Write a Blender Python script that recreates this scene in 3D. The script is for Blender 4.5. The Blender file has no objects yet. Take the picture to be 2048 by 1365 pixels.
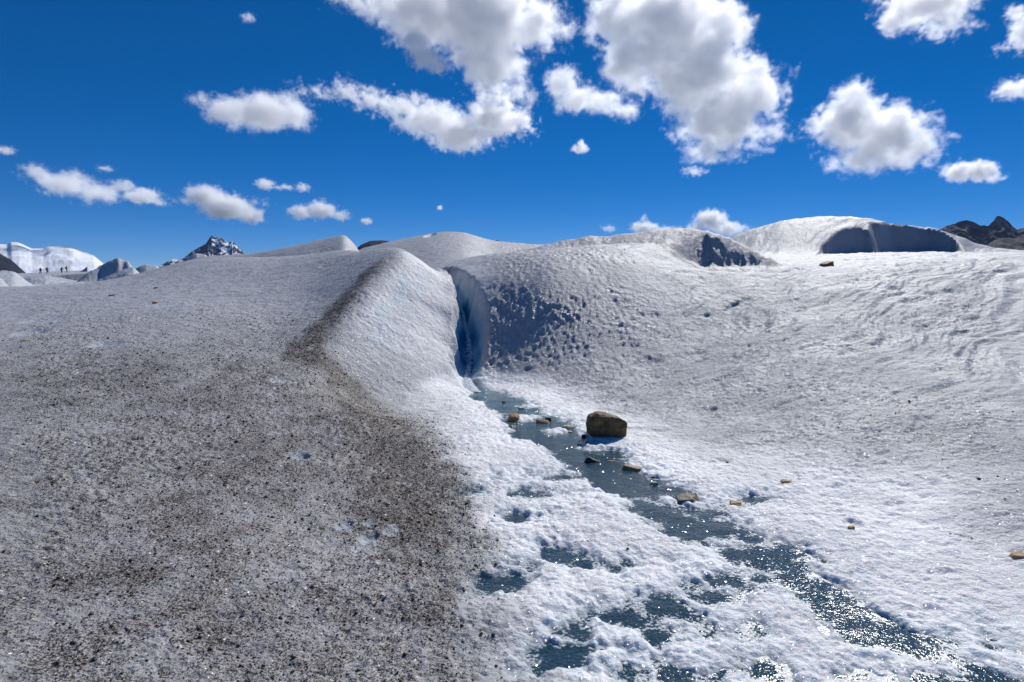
import bpy, bmesh, math, random
import numpy as np
from mathutils import Vector, Matrix

# ------------------------------------------------------------------ camera, sky, sun, exposure
scene = bpy.context.scene
C = scene.collection
FPX, EYE, VH = 1365.0, 1.6, 560.0            # focal length in photo pixels, eye height, horizon row
PITCH = math.atan((682.5 - VH) / FPX)
cam_d = bpy.data.cameras.new('camera')
cam = bpy.data.objects.new('camera', cam_d); C.objects.link(cam)
cam_d.sensor_width = 36.0; cam_d.lens = 36.0 * FPX / 2048.0
cam_d.clip_start = 0.05; cam_d.clip_end = 60000.0
cam.location = (0, 0, EYE); cam.rotation_euler = (math.pi / 2 - PITCH, 0, 0)
scene.camera = cam

SUN_AZ, SUN_EL = math.radians(28.0), math.radians(38.0)      # azimuth to the right of the view
SUN = Vector((math.sin(SUN_AZ) * math.cos(SUN_EL), math.cos(SUN_AZ) * math.cos(SUN_EL), math.sin(SUN_EL)))
world = bpy.data.worlds.new('World'); scene.world = world; world.use_nodes = True
wn, wl = world.node_tree.nodes, world.node_tree.links
bg = wn['Background']
sky = wn.new('ShaderNodeTexSky'); sky.sky_type = 'NISHITA'; sky.sun_disc = False
sky.sun_elevation = SUN_EL; sky.sun_rotation = SUN_AZ
sky.altitude = 7200; sky.air_density = 1.0; sky.dust_density = 0.0; sky.ozone_density = 5.3
grade = wn.new('ShaderNodeHueSaturation'); grade.inputs['Saturation'].default_value = 1.44; grade.inputs['Hue'].default_value = 0.508
flat_ = wn.new('ShaderNodeGamma'); flat_.inputs[1].default_value = 0.75; wl.new(sky.outputs[0], flat_.inputs[0])
lift = wn.new('ShaderNodeVectorMath'); lift.operation = 'SCALE'; lift.inputs['Scale'].default_value = 1.35; wl.new(flat_.outputs[0], lift.inputs[0])
wl.new(lift.outputs[0], grade.inputs['Color']); wl.new(grade.outputs[0], bg.inputs['Color'])
bg.inputs['Strength'].default_value = 0.098
sun_d = bpy.data.lights.new('sun', 'SUN'); sun_d.energy = 4.1; sun_d.angle = math.radians(0.53)
sun_d.color = (1.0, 0.985, 0.965)
sun = bpy.data.objects.new('sun', sun_d); C.objects.link(sun)
sun.rotation_euler = SUN.to_track_quat('Z', 'Y').to_euler(); sun.location = (20, 30, 40)
vs = scene.view_settings
vs.view_transform = 'Standard'; vs.look = 'None'; vs.exposure = 0.0; vs.gamma = 1.0; vs.use_curve_mapping = False
scene.render.engine = 'CYCLES'
cy = scene.cycles
cy.use_denoising = True; cy.volume_step_rate = 2.0; cy.max_bounces = 20; cy.diffuse_bounces = 6; cy.glossy_bounces = 3
cy.transmission_bounces = 4; cy.transparent_max_bounces = 16; cy.volume_bounces = 18
cy.sample_clamp_indirect = 8.0; cy.sample_clamp_direct = 12.0; cy.caustics_reflective = False; cy.caustics_refractive = False

rng = np.random.default_rng(7); random.seed(7)

# ------------------------------------------------------------------ measuring helpers
def ray(u, v):
    """direction of a photo pixel with forward component y = 1 -> (x, z)"""
    cx, cz = (u - 1024.0) / FPX, -(v - 682.5) / FPX
    y = math.cos(PITCH) + cz * math.sin(PITCH); z = -math.sin(PITCH) + cz * math.cos(PITCH)
    return cx / y, z / y
def P(u, v, d):
    a, b = ray(u, v); return (a * d, d, EYE + b * d)

# ------------------------------------------------------------------ noise
_perm = rng.permutation(4096)
_gang = rng.random(4096) * 2 * math.pi
_gx, _gy = np.cos(_gang), np.sin(_gang)
def perlin(x, y):
    xi = np.floor(x).astype(np.int64); yi = np.floor(y).astype(np.int64)
    xf = x - xi; yf = y - yi
    u = xf * xf * xf * (xf * (xf * 6 - 15) + 10); v = yf * yf * yf * (yf * (yf * 6 - 15) + 10)
    def g(ix, iy, dx, dy):
        h = _perm[(_perm[ix & 4095] + iy) & 4095]
        return _gx[h] * dx + _gy[h] * dy
    a = g(xi, yi, xf, yf); b = g(xi + 1, yi, xf - 1, yf)
    c = g(xi, yi + 1, xf, yf - 1); d = g(xi + 1, yi + 1, xf - 1, yf - 1)
    return (a + (b - a) * u + (c - a + (a - b - c + d) * u) * v) * 1.5
def fbm(x, y, octaves=4, gain=0.5, lac=2.03):
    s = 0.0; a = 1.0
    for k in range(octaves):
        s = s + a * perlin(x + 17.3 * k, y - 9.1 * k); x = x * lac; y = y * lac; a *= gain
    return s
def sstep(a, b, x):
    t = np.clip((x - a) / (b - a), 0, 1); return t * t * (3 - 2 * t)
def smax(a, b, k):
    h = np.clip(0.5 + 0.5 * (a - b) / k, 0, 1); return b + (a - b) * h + k * h * (1 - h)
def smin(a, b, k): return -smax(-a, -b, k)
def softplus(s, w): return np.where(s > 8 * w, s, w * np.log1p(np.exp(np.clip(s / w, -40, 8))))

class TPS:
    def __init__(self, pts, lam=1e-4):
        p = np.array(pts, float); self.c = self.dom(p[:, 0], p[:, 1]); n = len(p)
        r = np.linalg.norm(self.c[:, None] - self.c[None], axis=2)
        A = np.zeros((n + 3, n + 3)); A[:n, :n] = self.phi(r) + lam * np.eye(n)
        A[:n, n] = 1; A[:n, n + 1:] = self.c; A[n, :n] = 1; A[n + 1:, :n] = self.c.T
        self.w = np.linalg.solve(A, np.concatenate([p[:, 2], [0, 0, 0]]))
    @staticmethod
    def dom(x, y): return np.stack([1.6 * x / y, np.log(y)], -1)
    @staticmethod
    def phi(r): return np.where(r > 1e-9, r * r * np.log(np.maximum(r, 1e-9)), 0)
    def __call__(self, x, y):
        q = self.dom(x, y); out = self.w[-3] + q @ self.w[-2:]
        for i, c in enumerate(self.c):
            r2 = (q[..., 0] - c[0]) ** 2 + (q[..., 1] - c[1]) ** 2
            out = out + self.w[i] * 0.5 * r2 * np.log(np.maximum(r2, 1e-18))
        return out

def polyline(x, y, pts):
    """signed distance to an open polyline (positive to its right) and the fraction along it (0..n-1)"""
    best = np.full(np.shape(x), 1e9); sg = np.zeros(np.shape(x)); tt = np.zeros(np.shape(x))
    n = len(pts)
    for i in range(n - 1):
        (ax, ay), (bx, by) = pts[i][:2], pts[i + 1][:2]
        dx, dy = bx - ax, by - ay; L2 = dx * dx + dy * dy
        t = ((x - ax) * dx + (y - ay) * dy) / L2
        tc = np.clip(t, 0, 1)
        ex, ey = x - ax - tc * dx, y - ay - tc * dy
        d = np.hypot(ex, ey); m = d < best
        best = np.where(m, d, best); tt = np.where(m, i + tc, tt)
        sg = np.where(m, np.sign((x - ax) * dy - (y - ay) * dx), sg)
    return best * sg, tt

class Ridge:
    """a hump whose crest runs through given points; front and back fall away from it"""
    def __init__(self, pts, kf, wf, kb, wb, smooth=0.004):
        w = [P(*p) for p in pts]
        a = np.array([q[0] / q[1] for q in w]); d = np.array([q[1] for q in w]); z = np.array([q[2] for q in w])
        self.a = np.linspace(a[0], a[-1], 900); step = self.a[1] - self.a[0]
        k = max(1, int(smooth / step)); ker = np.hanning(2 * k + 3)[1:-1]; ker /= ker.sum()
        f = lambda v: np.convolve(np.pad(np.interp(self.a, a, v), k, mode='edge'), ker, 'valid')
        self.d, self.z = f(d), f(z)
        self.kf, self.wf, self.kb, self.wb = kf, wf, kb, wb
    def __call__(self, x, y):
        a = x / y
        dc = np.interp(a, self.a, self.d); zc = np.interp(a, self.a, self.z)
        out = np.maximum(self.a[0] - a, a - self.a[-1])
        zc = zc - np.maximum(out, 0) * dc * 0.6
        kf = self.kf(a) if callable(self.kf) else self.kf
        wf = self.wf(a) if callable(self.wf) else self.wf
        dy = dc - y; f = np.maximum(dy, 0); b = np.maximum(-dy, 0)
        return zc - kf * f * f / (f + wf) - self.kb * b * b / (b + self.wb)

# ------------------------------------------------------------------ the shape of the glacier
def U(u): return ray(u, 600)[0]
MOUND = TPS([P(*p) for p in [
    (0, 1365, 2.30), (500, 1365, 2.43), (900, 1365, 2.58), (1040, 1365, 2.62), (1200, 1365, 2.68),
    (0, 1100, 3.30), (500, 1100, 3.58), (900, 1100, 3.90), (1010, 1100, 3.98), (1150, 1100, 4.1),
    (0, 880, 5.0), (400, 880, 5.6), (640, 880, 6.05), (850, 880, 6.72), (930, 960, 5.45),
    (0, 720, 7.5), (400, 720, 8.0), (640, 720, 8.6), (640, 800, 7.2), (760, 840, 6.9), (820, 800, 7.9),
    (0, 620, 12), (400, 620, 11), (640, 600, 11.5), (660, 680, 9.2), (700, 620, 10.2), (735, 570, 11.2),
    (770, 530, 12.2), (800, 500, 13.0), (640, 540, 14.5), (700, 500, 17), (760, 495, 15), (560, 520, 17),
    (0, 575, 20), (200, 567, 20), (400, 560, 15), (400, 520, 20), (-400, 600, 14), (-400, 575, 20),
    (-400, 720, 7.2), (-400, 1000, 3.7), (-400, 1365, 2.1)]] +
    [(-0.6, 9.2, 1.0), (-0.5, 10.2, 1.2), (-0.4, 11.2, 1.6), (-0.4, 12.2, 1.95), (-0.3, 13, 2.2), (-1, 15, 2.3),
     (0, 1.0, 0.0), (-.75, 1.0, 0.12), (-1.6, 1.0, .2), (-2, 26, 2.0), (-10, 26, 1.2), (-24, 26, 0.9), (0.5, 1.0, -0.1), (-3.5, 17, 2.3),
     (1.5, 4, -.45), (2.2, 2.6, -.5), (0.4, 6.5, -.35), (1.5, 8, -.4), (3, 6, -.8), (1.5, 1.2, -.4)])
VALLEY = TPS([P(*p) for p in [
    (1800, 1000, 4.56), (1800, 800, 7.0), (1800, 650, 10.5), (1750, 531, 15.0), (2048, 512, 15.5), (2300, 508, 16),
    (2048, 1000, 4.45), (2048, 800, 6.8), (2048, 650, 10.3), (2400, 1000, 4.3), (2400, 700, 8.5),
    (1600, 543, 14.6), (1450, 546, 14.4), (1450, 650, 11.6), (1450, 750, 9.5), (1450, 820, 8.1), (1600, 700, 9.6),
    (1600, 850, 6.9), (1350, 530, 14.6), (1250, 540, 13.2), (1250, 600, 12.22), (1250, 700, 10.87), (1250, 780, 9.5),
    (1100, 540, 12.80), (1100, 600, 11.91), (1100, 700, 10.91), (1100, 775, 9.9), (1100, 500, 16), (1250, 490, 16.5),
    (1000, 560, 12.75), (1000, 640, 11.72), (1000, 720, 10.9), (1000, 768, 10.3), (1300, 490, 17.5), (1420, 552, 16.3), (1500, 553, 16.6), (1600, 552, 17), (1700, 545, 17.5)]] +
    [(-.1, 10, 0.02), (.9, 6.9, 0.03), (0.3, 7.5, 0), (-0.5, 8.5, 0.0), (-.5, 7, 0.0), (0, 5.5, 0), (1, 5.5, 0.02), (0, 4, 0), (1.0, 4, 0),
     (1.8, 4.4, .03), (0, 2.6, -.02), (1, 2.6, -.03), (2, 2.6, -.03), (3, 2.6, .05), (0, 1, -.02), (1.2, 1, .0), (-1.2, 1, -.1),
     (-2, 4, -.15), (-3, 7, -.25), (-2.4, 9, -.1), (-4, 11, .0), (-1.3, 9.6, .0), (-1.2, 10.4, .1), (-1.2, 11.2, .5), (-1.4, 12.2, 1.0), (-1.5, 13.2, 1.45),
     (-1.4, 14.3, 1.72), (-.8, 14.6, 1.95), (-1.8, 17, 1.95), (-1, 19, 2.2), (3, 20, 2.0), (8, 18, 1.85), (14, 20, 1.9), (0, 24, 1.5), (10, 26, 1.2), (20, 26, 1.2), (-15, 26, -.5)])
CREST = [(-2.05, 6.6), (-2.3, 7.6), (-2.4, 8.6), (-2.45, 9.2), (-2.42, 10.2), (-2.37, 11.2), (-2.2, 12.3), (-2.13, 13.0),
         (-2.3, 14.0), (-2.9, 15), (-3.9, 17), (-5.5, 21), (-8, 30)]
SLOT = [(-.50, 9.7), (-.68, 10.3), (-.72, 11.0), (-.72, 11.6), (-.78, 12.2), (-.92, 12.9), (-1.08, 13.6), (-1.25, 14.3), (-1.7, 16), (-2.0, 18.5), (-1.6, 21)]
SLOT_Z = [-.03, 0.0, .05, .20, .50, .85, 1.25, 1.52, 1.95, 2.6, 3.2]
SLOT_W = [.10, .14, .20, .17, .10, .06, .05, .08, .10, .10, .08]
SHARP_HUMP = Ridge([(250, 575, 26), (330, 535, 25), (400, 514, 24), (500, 508, 23), (560, 498, 22), (640, 480, 21.5), (690, 469, 21), (716, 498, 20.8), (735, 535, 20.6), (760, 580, 20.5)], 0.27, 2.0, 0.35, 2.0, 0.012)
BACK_HUMP = Ridge([(640, 540, 27), (715, 500, 27), (780, 484, 27), (860, 468, 27), (900, 464, 27), (940, 467, 27), (975, 482, 27), (1040, 488, 27), (1080, 490, 27), (1150, 500, 27), (1300, 540, 27)], 0.19, 2.0, 0.2, 2.0, 0.03)
NEAR_HUMP = Ridge([(980, 520, 18), (1080, 492, 18.5), (1150, 478, 19), (1188, 472, 19), (1203, 475, 19), (1250, 466, 19), (1310, 460, 19), (1380, 456, 19), (1430, 465, 19), (1480, 486, 19), (1530, 512, 18.8), (1590, 543, 18.4), (1660, 590, 18)],
    lambda a: 0.42 + 0.70 * sstep(U(1330), U(1405), a), lambda a: 0.55 - 0.25 * sstep(U(1330), U(1405), a), 0.3, 1.5, 0.012)
FAR_HUMP = Ridge([(1300, 560, 34), (1440, 488, 34), (1460, 475, 34), (1500, 460, 34), (1560, 443, 34), (1640, 432, 34), (1700, 434, 34), (1740, 438, 34), (1765, 444, 34), (1800, 450, 34), (1870, 458, 34), (1920, 473, 34), (1960, 490, 34), (2000, 502, 34), (2060, 514, 34), (2250, 540, 34)], 0.55, 2.0, 0.3, 3.0, 0.014)
FAR_BUMPS = [Ridge(p, kf, wf, kb, wb, sm) for p, kf, wf, kb, wb, sm in [
    ([(-300, 552, 75), (-100, 545, 75), (0, 543, 75), (28, 544, 75), (45, 556, 75), (70, 572, 75)], .10, 1.5, .2, 2, .008),
    ([(-60, 590, 58), (-20, 552, 58), (0, 556, 58), (16, 571, 58), (24, 580, 58)], .3, 1.0, .4, 1, .006),
    ([(15, 566, 120), (60, 553, 120), (90, 551, 120), (120, 556, 120), (150, 563, 120), (200, 575, 120)], .05, 3, .1, 4, .002),
    ([(80, 556, 165), (96, 548, 165), (103, 545, 165), (110, 550, 165), (120, 557, 165)], .8, .6, .8, .6, .0006),
    ([(20, 566, 190), (60, 555, 190), (84, 552, 190), (98, 549, 190), (112, 551, 190), (126, 551, 190), (140, 550, 190), (165, 555, 190), (190, 560, 190)], .05, 4, .06, 6, .001),
    ([(105, 560, 180), (140, 550, 185), (165, 541, 190), (175, 532, 190), (183, 545, 190), (195, 556, 190)], .5, 2, .5, 2, .0006),
    ([(160, 560, 110), (175, 546, 112), (200, 531, 115), (220, 521, 115), (236, 515, 115), (246, 523, 114), (256, 522, 113), (264, 531, 112), (270, 540, 112), (285, 556, 111)], .45, 1.6, .6, 1.2, .003),
    ([(180, 570, 85), (215, 551, 85), (235, 543, 85), (255, 536, 85), (268, 534, 85), (280, 545, 85), (295, 566, 85)], .28, 1.6, .5, 1.2, .005),
    ([(255, 550, 140), (275, 535, 140), (292, 530, 140), (312, 531, 140), (325, 538, 140), (350, 555, 140)], .4, 2, .4, 2, .0012),
    ([(290, 560, 62), (315, 544, 62), (340, 532, 62), (352, 528, 62), (362, 534, 62), (380, 550, 62)], .25, 1.2, .4, 1.2, .001),
    ([(338, 545, 80), (350, 525, 80), (358, 519, 80), (365, 520, 80), (368, 532, 80), (375, 545, 80)], .7, .6, .8, .6, .0006),
    ([(360, 535, 90), (372, 520, 90), (384, 510, 90), (392, 507, 90), (410, 510, 90), (430, 520, 90), (480, 540, 90)], .5, 1, .5, 1, .001),
    ([(-500, 556, 260), (0, 550, 260), (130, 543, 260), (220, 541, 260), (320, 541, 260), (420, 540, 260), (700, 545, 260), (1200, 550, 260), (2400, 548, 260)], .02, 10, .004, 30, .004),
]]
HOLLOW = [(U(u) * d, d) for u, d in [(1615, 25.5), (1628, 28), (1650, 29.6), (1685, 30.6), (1722, 31.3), (1744, 31.0), (1762, 32.2), (1795, 33.1), (1850, 33.4), (1898, 32.6), (1930, 30.6), (1950, 27), (1955, 25)]]     # rim of the scooped-out bowl in the far hump

def coarse(x, y):
    """glacier height without the small relief"""
    x = np.asarray(x, float); y = np.asarray(y, float)
    yn = np.minimum(y, 26.0); xn = x * (yn / np.maximum(y, 1e-6))
    far = np.maximum(y - 22.0, 0)
    m = MOUND(xn, yn)
    s, t = polyline(x, y, CREST)
    fade = sstep(6.6, 8.8, np.interp(t, range(len(CREST)), [c[1] for c in CREST]))
    m = m - 0.80 * fade * softplus(s, 0.10)
    v = VALLEY(xn, yn)
    z = smax(m, v, 0.16 + 0.012 * np.minimum(y, 20))
    z = z - 0.10 * far
    near = sstep(11, 16, y)
    nh = NEAR_HUMP(x, y)
    nh = nh - 3 * (1 - near)
    z = smax(z, nh, 0.12)
    z = smax(z, BACK_HUMP(x, y) - 3 * (1 - near), 0.12)
    z = smax(z, SHARP_HUMP(x, y) - 3 * (1 - near), 0.05)
    fh = FAR_HUMP(x, y)
    base = 2.07 + 0.066 * (y - 20) - 0.10 * np.maximum(y - 34, 0) - 0.25 * np.maximum(U(1430) - x / y, 0) * y
    fh = smax(fh, base, 0.5)
    sd, _ = polyline(x, y, HOLLOW)
    sd = -sd + 0.10 * perlin(x * 0.9, y * 0.9) + 0.03 * perlin(x * 4, y * 4)
    bowl = base + 0.02 + 2.3 * np.maximum(sd, 0)
    fh = np.where((y > 24) & (y < 40), smin(fh, bowl, 0.10), fh)
    z = smax(z, fh - 4 * (1 - sstep(14, 17, y)), 0.10)
    plain = 0.3 + 0.0075 * np.minimum(y, 400) - 1.5 * (1 - sstep(24, 60, y)) - 1.0 * (1 - sstep(6, 24, y)) * 9
    z = smax(z, plain, 0.2)
    if np.max(y) > 45:
        for b in FAR_BUMPS:
            dmin = float(b.d.min())
            zb = b(x, y)
            z = np.where((y > dmin * 0.55) & (zb > z - 0.3), smax(z, zb, 0.08), z)
    return z

def slot_carve(x, y, z):
    s, t = polyline(x, y, SLOT)
    s = s + 0.05 * fbm(x * 1.8, y * 3.2, 2) + 0.018 * fbm(x * 7, y * 9, 2)
    zb = np.interp(t, range(len(SLOT)), SLOT_Z); hw = np.interp(t, range(len(SLOT)), SLOT_W)
    wall = zb + np.maximum(np.abs(s) - hw, 0) * np.where(s > 0, 3.3, 4.2) * np.interp(t, range(len(SLOT)), [.12, .3, .8, 1, 1, 1, 1, .8, .6, .4, .3]) + 0.10 * (np.abs(s) / hw).clip(0, 1) ** 2
    live = (y > 9.6) & (y < 21)
    wall = np.where(live, wall, 99)
    zc = smin(z, wall, np.where(s > 0, 0.13, 0.10))
    return zc, np.where(live, np.clip((z - zc) / 0.50, 0, 1) * sstep(0.75, 0.05, np.abs(s) - hw), 0)

def ground(u, v, dmin=1.5, dmax=40):
    """where the photo's line of sight meets the glacier"""
    a, b = ray(u, v)
    d = np.exp(np.linspace(math.log(dmin), math.log(dmax), 1500))
    h = coarse(a * d, d); below = EYE + b * d <= h
    i = int(np.argmax(below)) if below.any() else len(d) - 1
    return a * d[i], d[i], float(h[i])

# ------------------------------------------------------------------ meltwater: where it runs and stands
WATER_Z = -0.022
def flat(u, v):
    a, b = ray(u, v); d = (WATER_Z - EYE) / b; return (a * d, d)
LEFT_BANK = [(926, 768), (944, 786), (952, 800), (975, 815), (1000, 830), (1012, 848), (1018, 870), (1062, 890), (1110, 905), (1118, 925), (1142, 940), (1172, 960),
    (1212, 980), (1252, 1000), (1262, 1020), (1312, 1050), (1372, 1080), (1425, 1100), (1520, 1130), (1552, 1160), (1606, 1200), (1642, 1240), (1704, 1280), (1790, 1310), (1830, 1365), (1900, 1480)]
RIGHT_BANK = [(2230, 1480), (2050, 1365), (1930, 1310), (1850, 1280), (1762, 1240), (1700, 1200), (1650, 1160), (1600, 1130), (1585, 1100), (1540, 1080), (1480, 1050),
    (1430, 1020), (1400, 1000), (1368, 980), (1328, 960), (1272, 940), (1258, 925), (1235, 905), (1180, 888), (1150, 870), (1150, 848), (1100, 830), (1075, 815), (1048, 800), (1000, 786), (948, 768)]
STREAM = [flat(u, v) for u, v in LEFT_BANK + RIGHT_BANK]
ISLETS = [(1045, 838, 34, 7), (1120, 862, 26, 5), (1062, 812, 22, 5), (1215, 893, 40, 6), (1430, 1035, 30, 6), (1360, 968, 30, 5), (1330, 1000, 28, 5), (1400, 1010, 24, 8), (1500, 1090, 46, 7), (1650, 1190, 18, 8), (1860, 1335, 40, 8)]
PUDDLES = [(1120, 1112, 46, 17), (1190, 1128, 60, 9), (1010, 1166, 44, 13), (1058, 1140, 16, 9), (1055, 990, 34, 6), (1045, 1035, 28, 7), (1110, 955, 60, 6), (962, 985, 26, 5),
    (1330, 1212, 46, 20), (1370, 1178, 40, 10), (1430, 1195, 46, 8), (1150, 1262, 40, 22), (1112, 1312, 42, 22), (1190, 1305, 60, 14), (1262, 1338, 70, 30), (1345, 1350, 70, 18), (1240, 1238, 34, 16), (1300, 1275, 46, 8),
    (1468, 1108, 36, 12), (1545, 1122, 40, 8), (1475, 1160, 40, 6), (1520, 1182, 26, 6), (1540, 1352, 40, 13), (1700, 1348, 50, 16), (1590, 1170, 40, 8), (1840, 1292, 60, 10), (1515, 1256, 18, 8), (1500, 1000, 30, 5), (1445, 1012, 26, 8)]
def inside_poly(x, y, poly):
    ins = np.zeros(np.shape(x), bool); n = len(poly)
    for i in range(n):
        (ax, ay), (bx, by) = poly[i], poly[(i + 1) % n]
        c = (ay > y) != (by > y)
        ins ^= c & (x < (bx - ax) * (y - ay) / (by - ay + 1e-12) + ax)
    return ins
def spot(u, v, du, dv):
    """centre and half-axes on the level ground of an oval seen at a photo position"""
    x, y = flat(u, v); y0 = flat(u, v + dv)[1]; y1 = flat(u, v - dv)[1]
    return x, y, abs(flat(u + du, v)[0] - x), (y1 - y0) / 2
POOLS = [spot(*p) for p in PUDDLES]; ISLES = [spot(*p) for p in ISLETS]
def wetness(x, y):
    """> 0 under water (metres inside the shore), < 0 on the ice"""
    d, _ = polyline(x, y, STREAM + STREAM[:1]); d = np.abs(d)
    w = np.where(inside_poly(x, y, STREAM), d, -d)
    for cx, cy_, rx, ry in ISLES:
        r = np.hypot((x - cx) / rx, (y - cy_) / ry); w = np.minimum(w, (r - 1) * min(rx, ry) + 0.0)
    for cx, cy_, rx, ry in POOLS:
        r = np.hypot((x - cx) / rx, (y - cy_) / ry); w = np.maximum(w, (1 - r) * min(rx, ry))
    return w

# dents of the melting surface: photo position, half-size in photo pixels, depth in metres
DENTS = [(1295, 725, 30, 13, .07), (1390, 712, 30, 10, .05), (1262, 692, 18, 7, .03), (1530, 655, 16, 7, .05), (1565, 657, 20, 4, .03), (1410, 632, 18, 5, .04), (1297, 632, 22, 8, .05),
    (1170, 712, 16, 6, .02), (1050, 745, 18, 8, .03), (1135, 772, 20, 5, .03), (1210, 765, 22, 5, .03), (1260, 800, 22, 5, .03),
    (1885, 585, 40, 6, .07), (1940, 615, 16, 6, .05), (1755, 538, 26, 4, .04), (1735, 558, 24, 4, .04), (1780, 578, 26, 4, .04), (1660, 603, 24, 5, .04), (1600, 618, 14, 4, .03), (1700, 612, 26, 4, .03), (1660, 708, 20, 5, .03), (1530, 735, 16, 5, .03), (1570, 755, 14, 5, .03),
    (1680, 755, 24, 6, .03), (1840, 842, 24, 6, .03), (1440, 925, 22, 6, .04), (1590, 948, 24, 6, .03), (1475, 990, 24, 8, .04), (1705, 1045, 18, 11, .06), (1880, 1146, 34, 9, .05), (1820, 1230, 60, 14, .05), (2040, 1100, 30, 9, .04), (1790, 1000, 20, 7, .04), (1700, 985, 18, 5, .03), (1810, 1095, 24, 6, .03),
    (212, 688, 26, 6, .05), (597, 912, 20, 7, .06), (690, 1045, 16, 10, .06), (738, 1070, 18, 12, .08), (785, 1055, 15, 9, .06), (720, 1085, 14, 10, .06), (740, 1040, 12, 6, .05), (335, 610, 30, 4, .03), (90, 640, 40, 6, .04), (60, 665, 26, 6, .05), (965, 985, 20, 6, .03), (560, 760, 16, 6, .03), (860, 470, 10, 3, .2)]
dent_xy = []
for (u, v, du, dv, dep) in DENTS:
    x, y, z = ground(u, v); x1, y1, _ = ground(u, v - dv); x0, y0, _ = ground(u, v + dv)
    dent_xy.append((x, y, max(0.02, du * y / FPX), min(max(0.03, abs(y1 - y0) / 2), 4 * du * y / FPX), dep))

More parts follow.
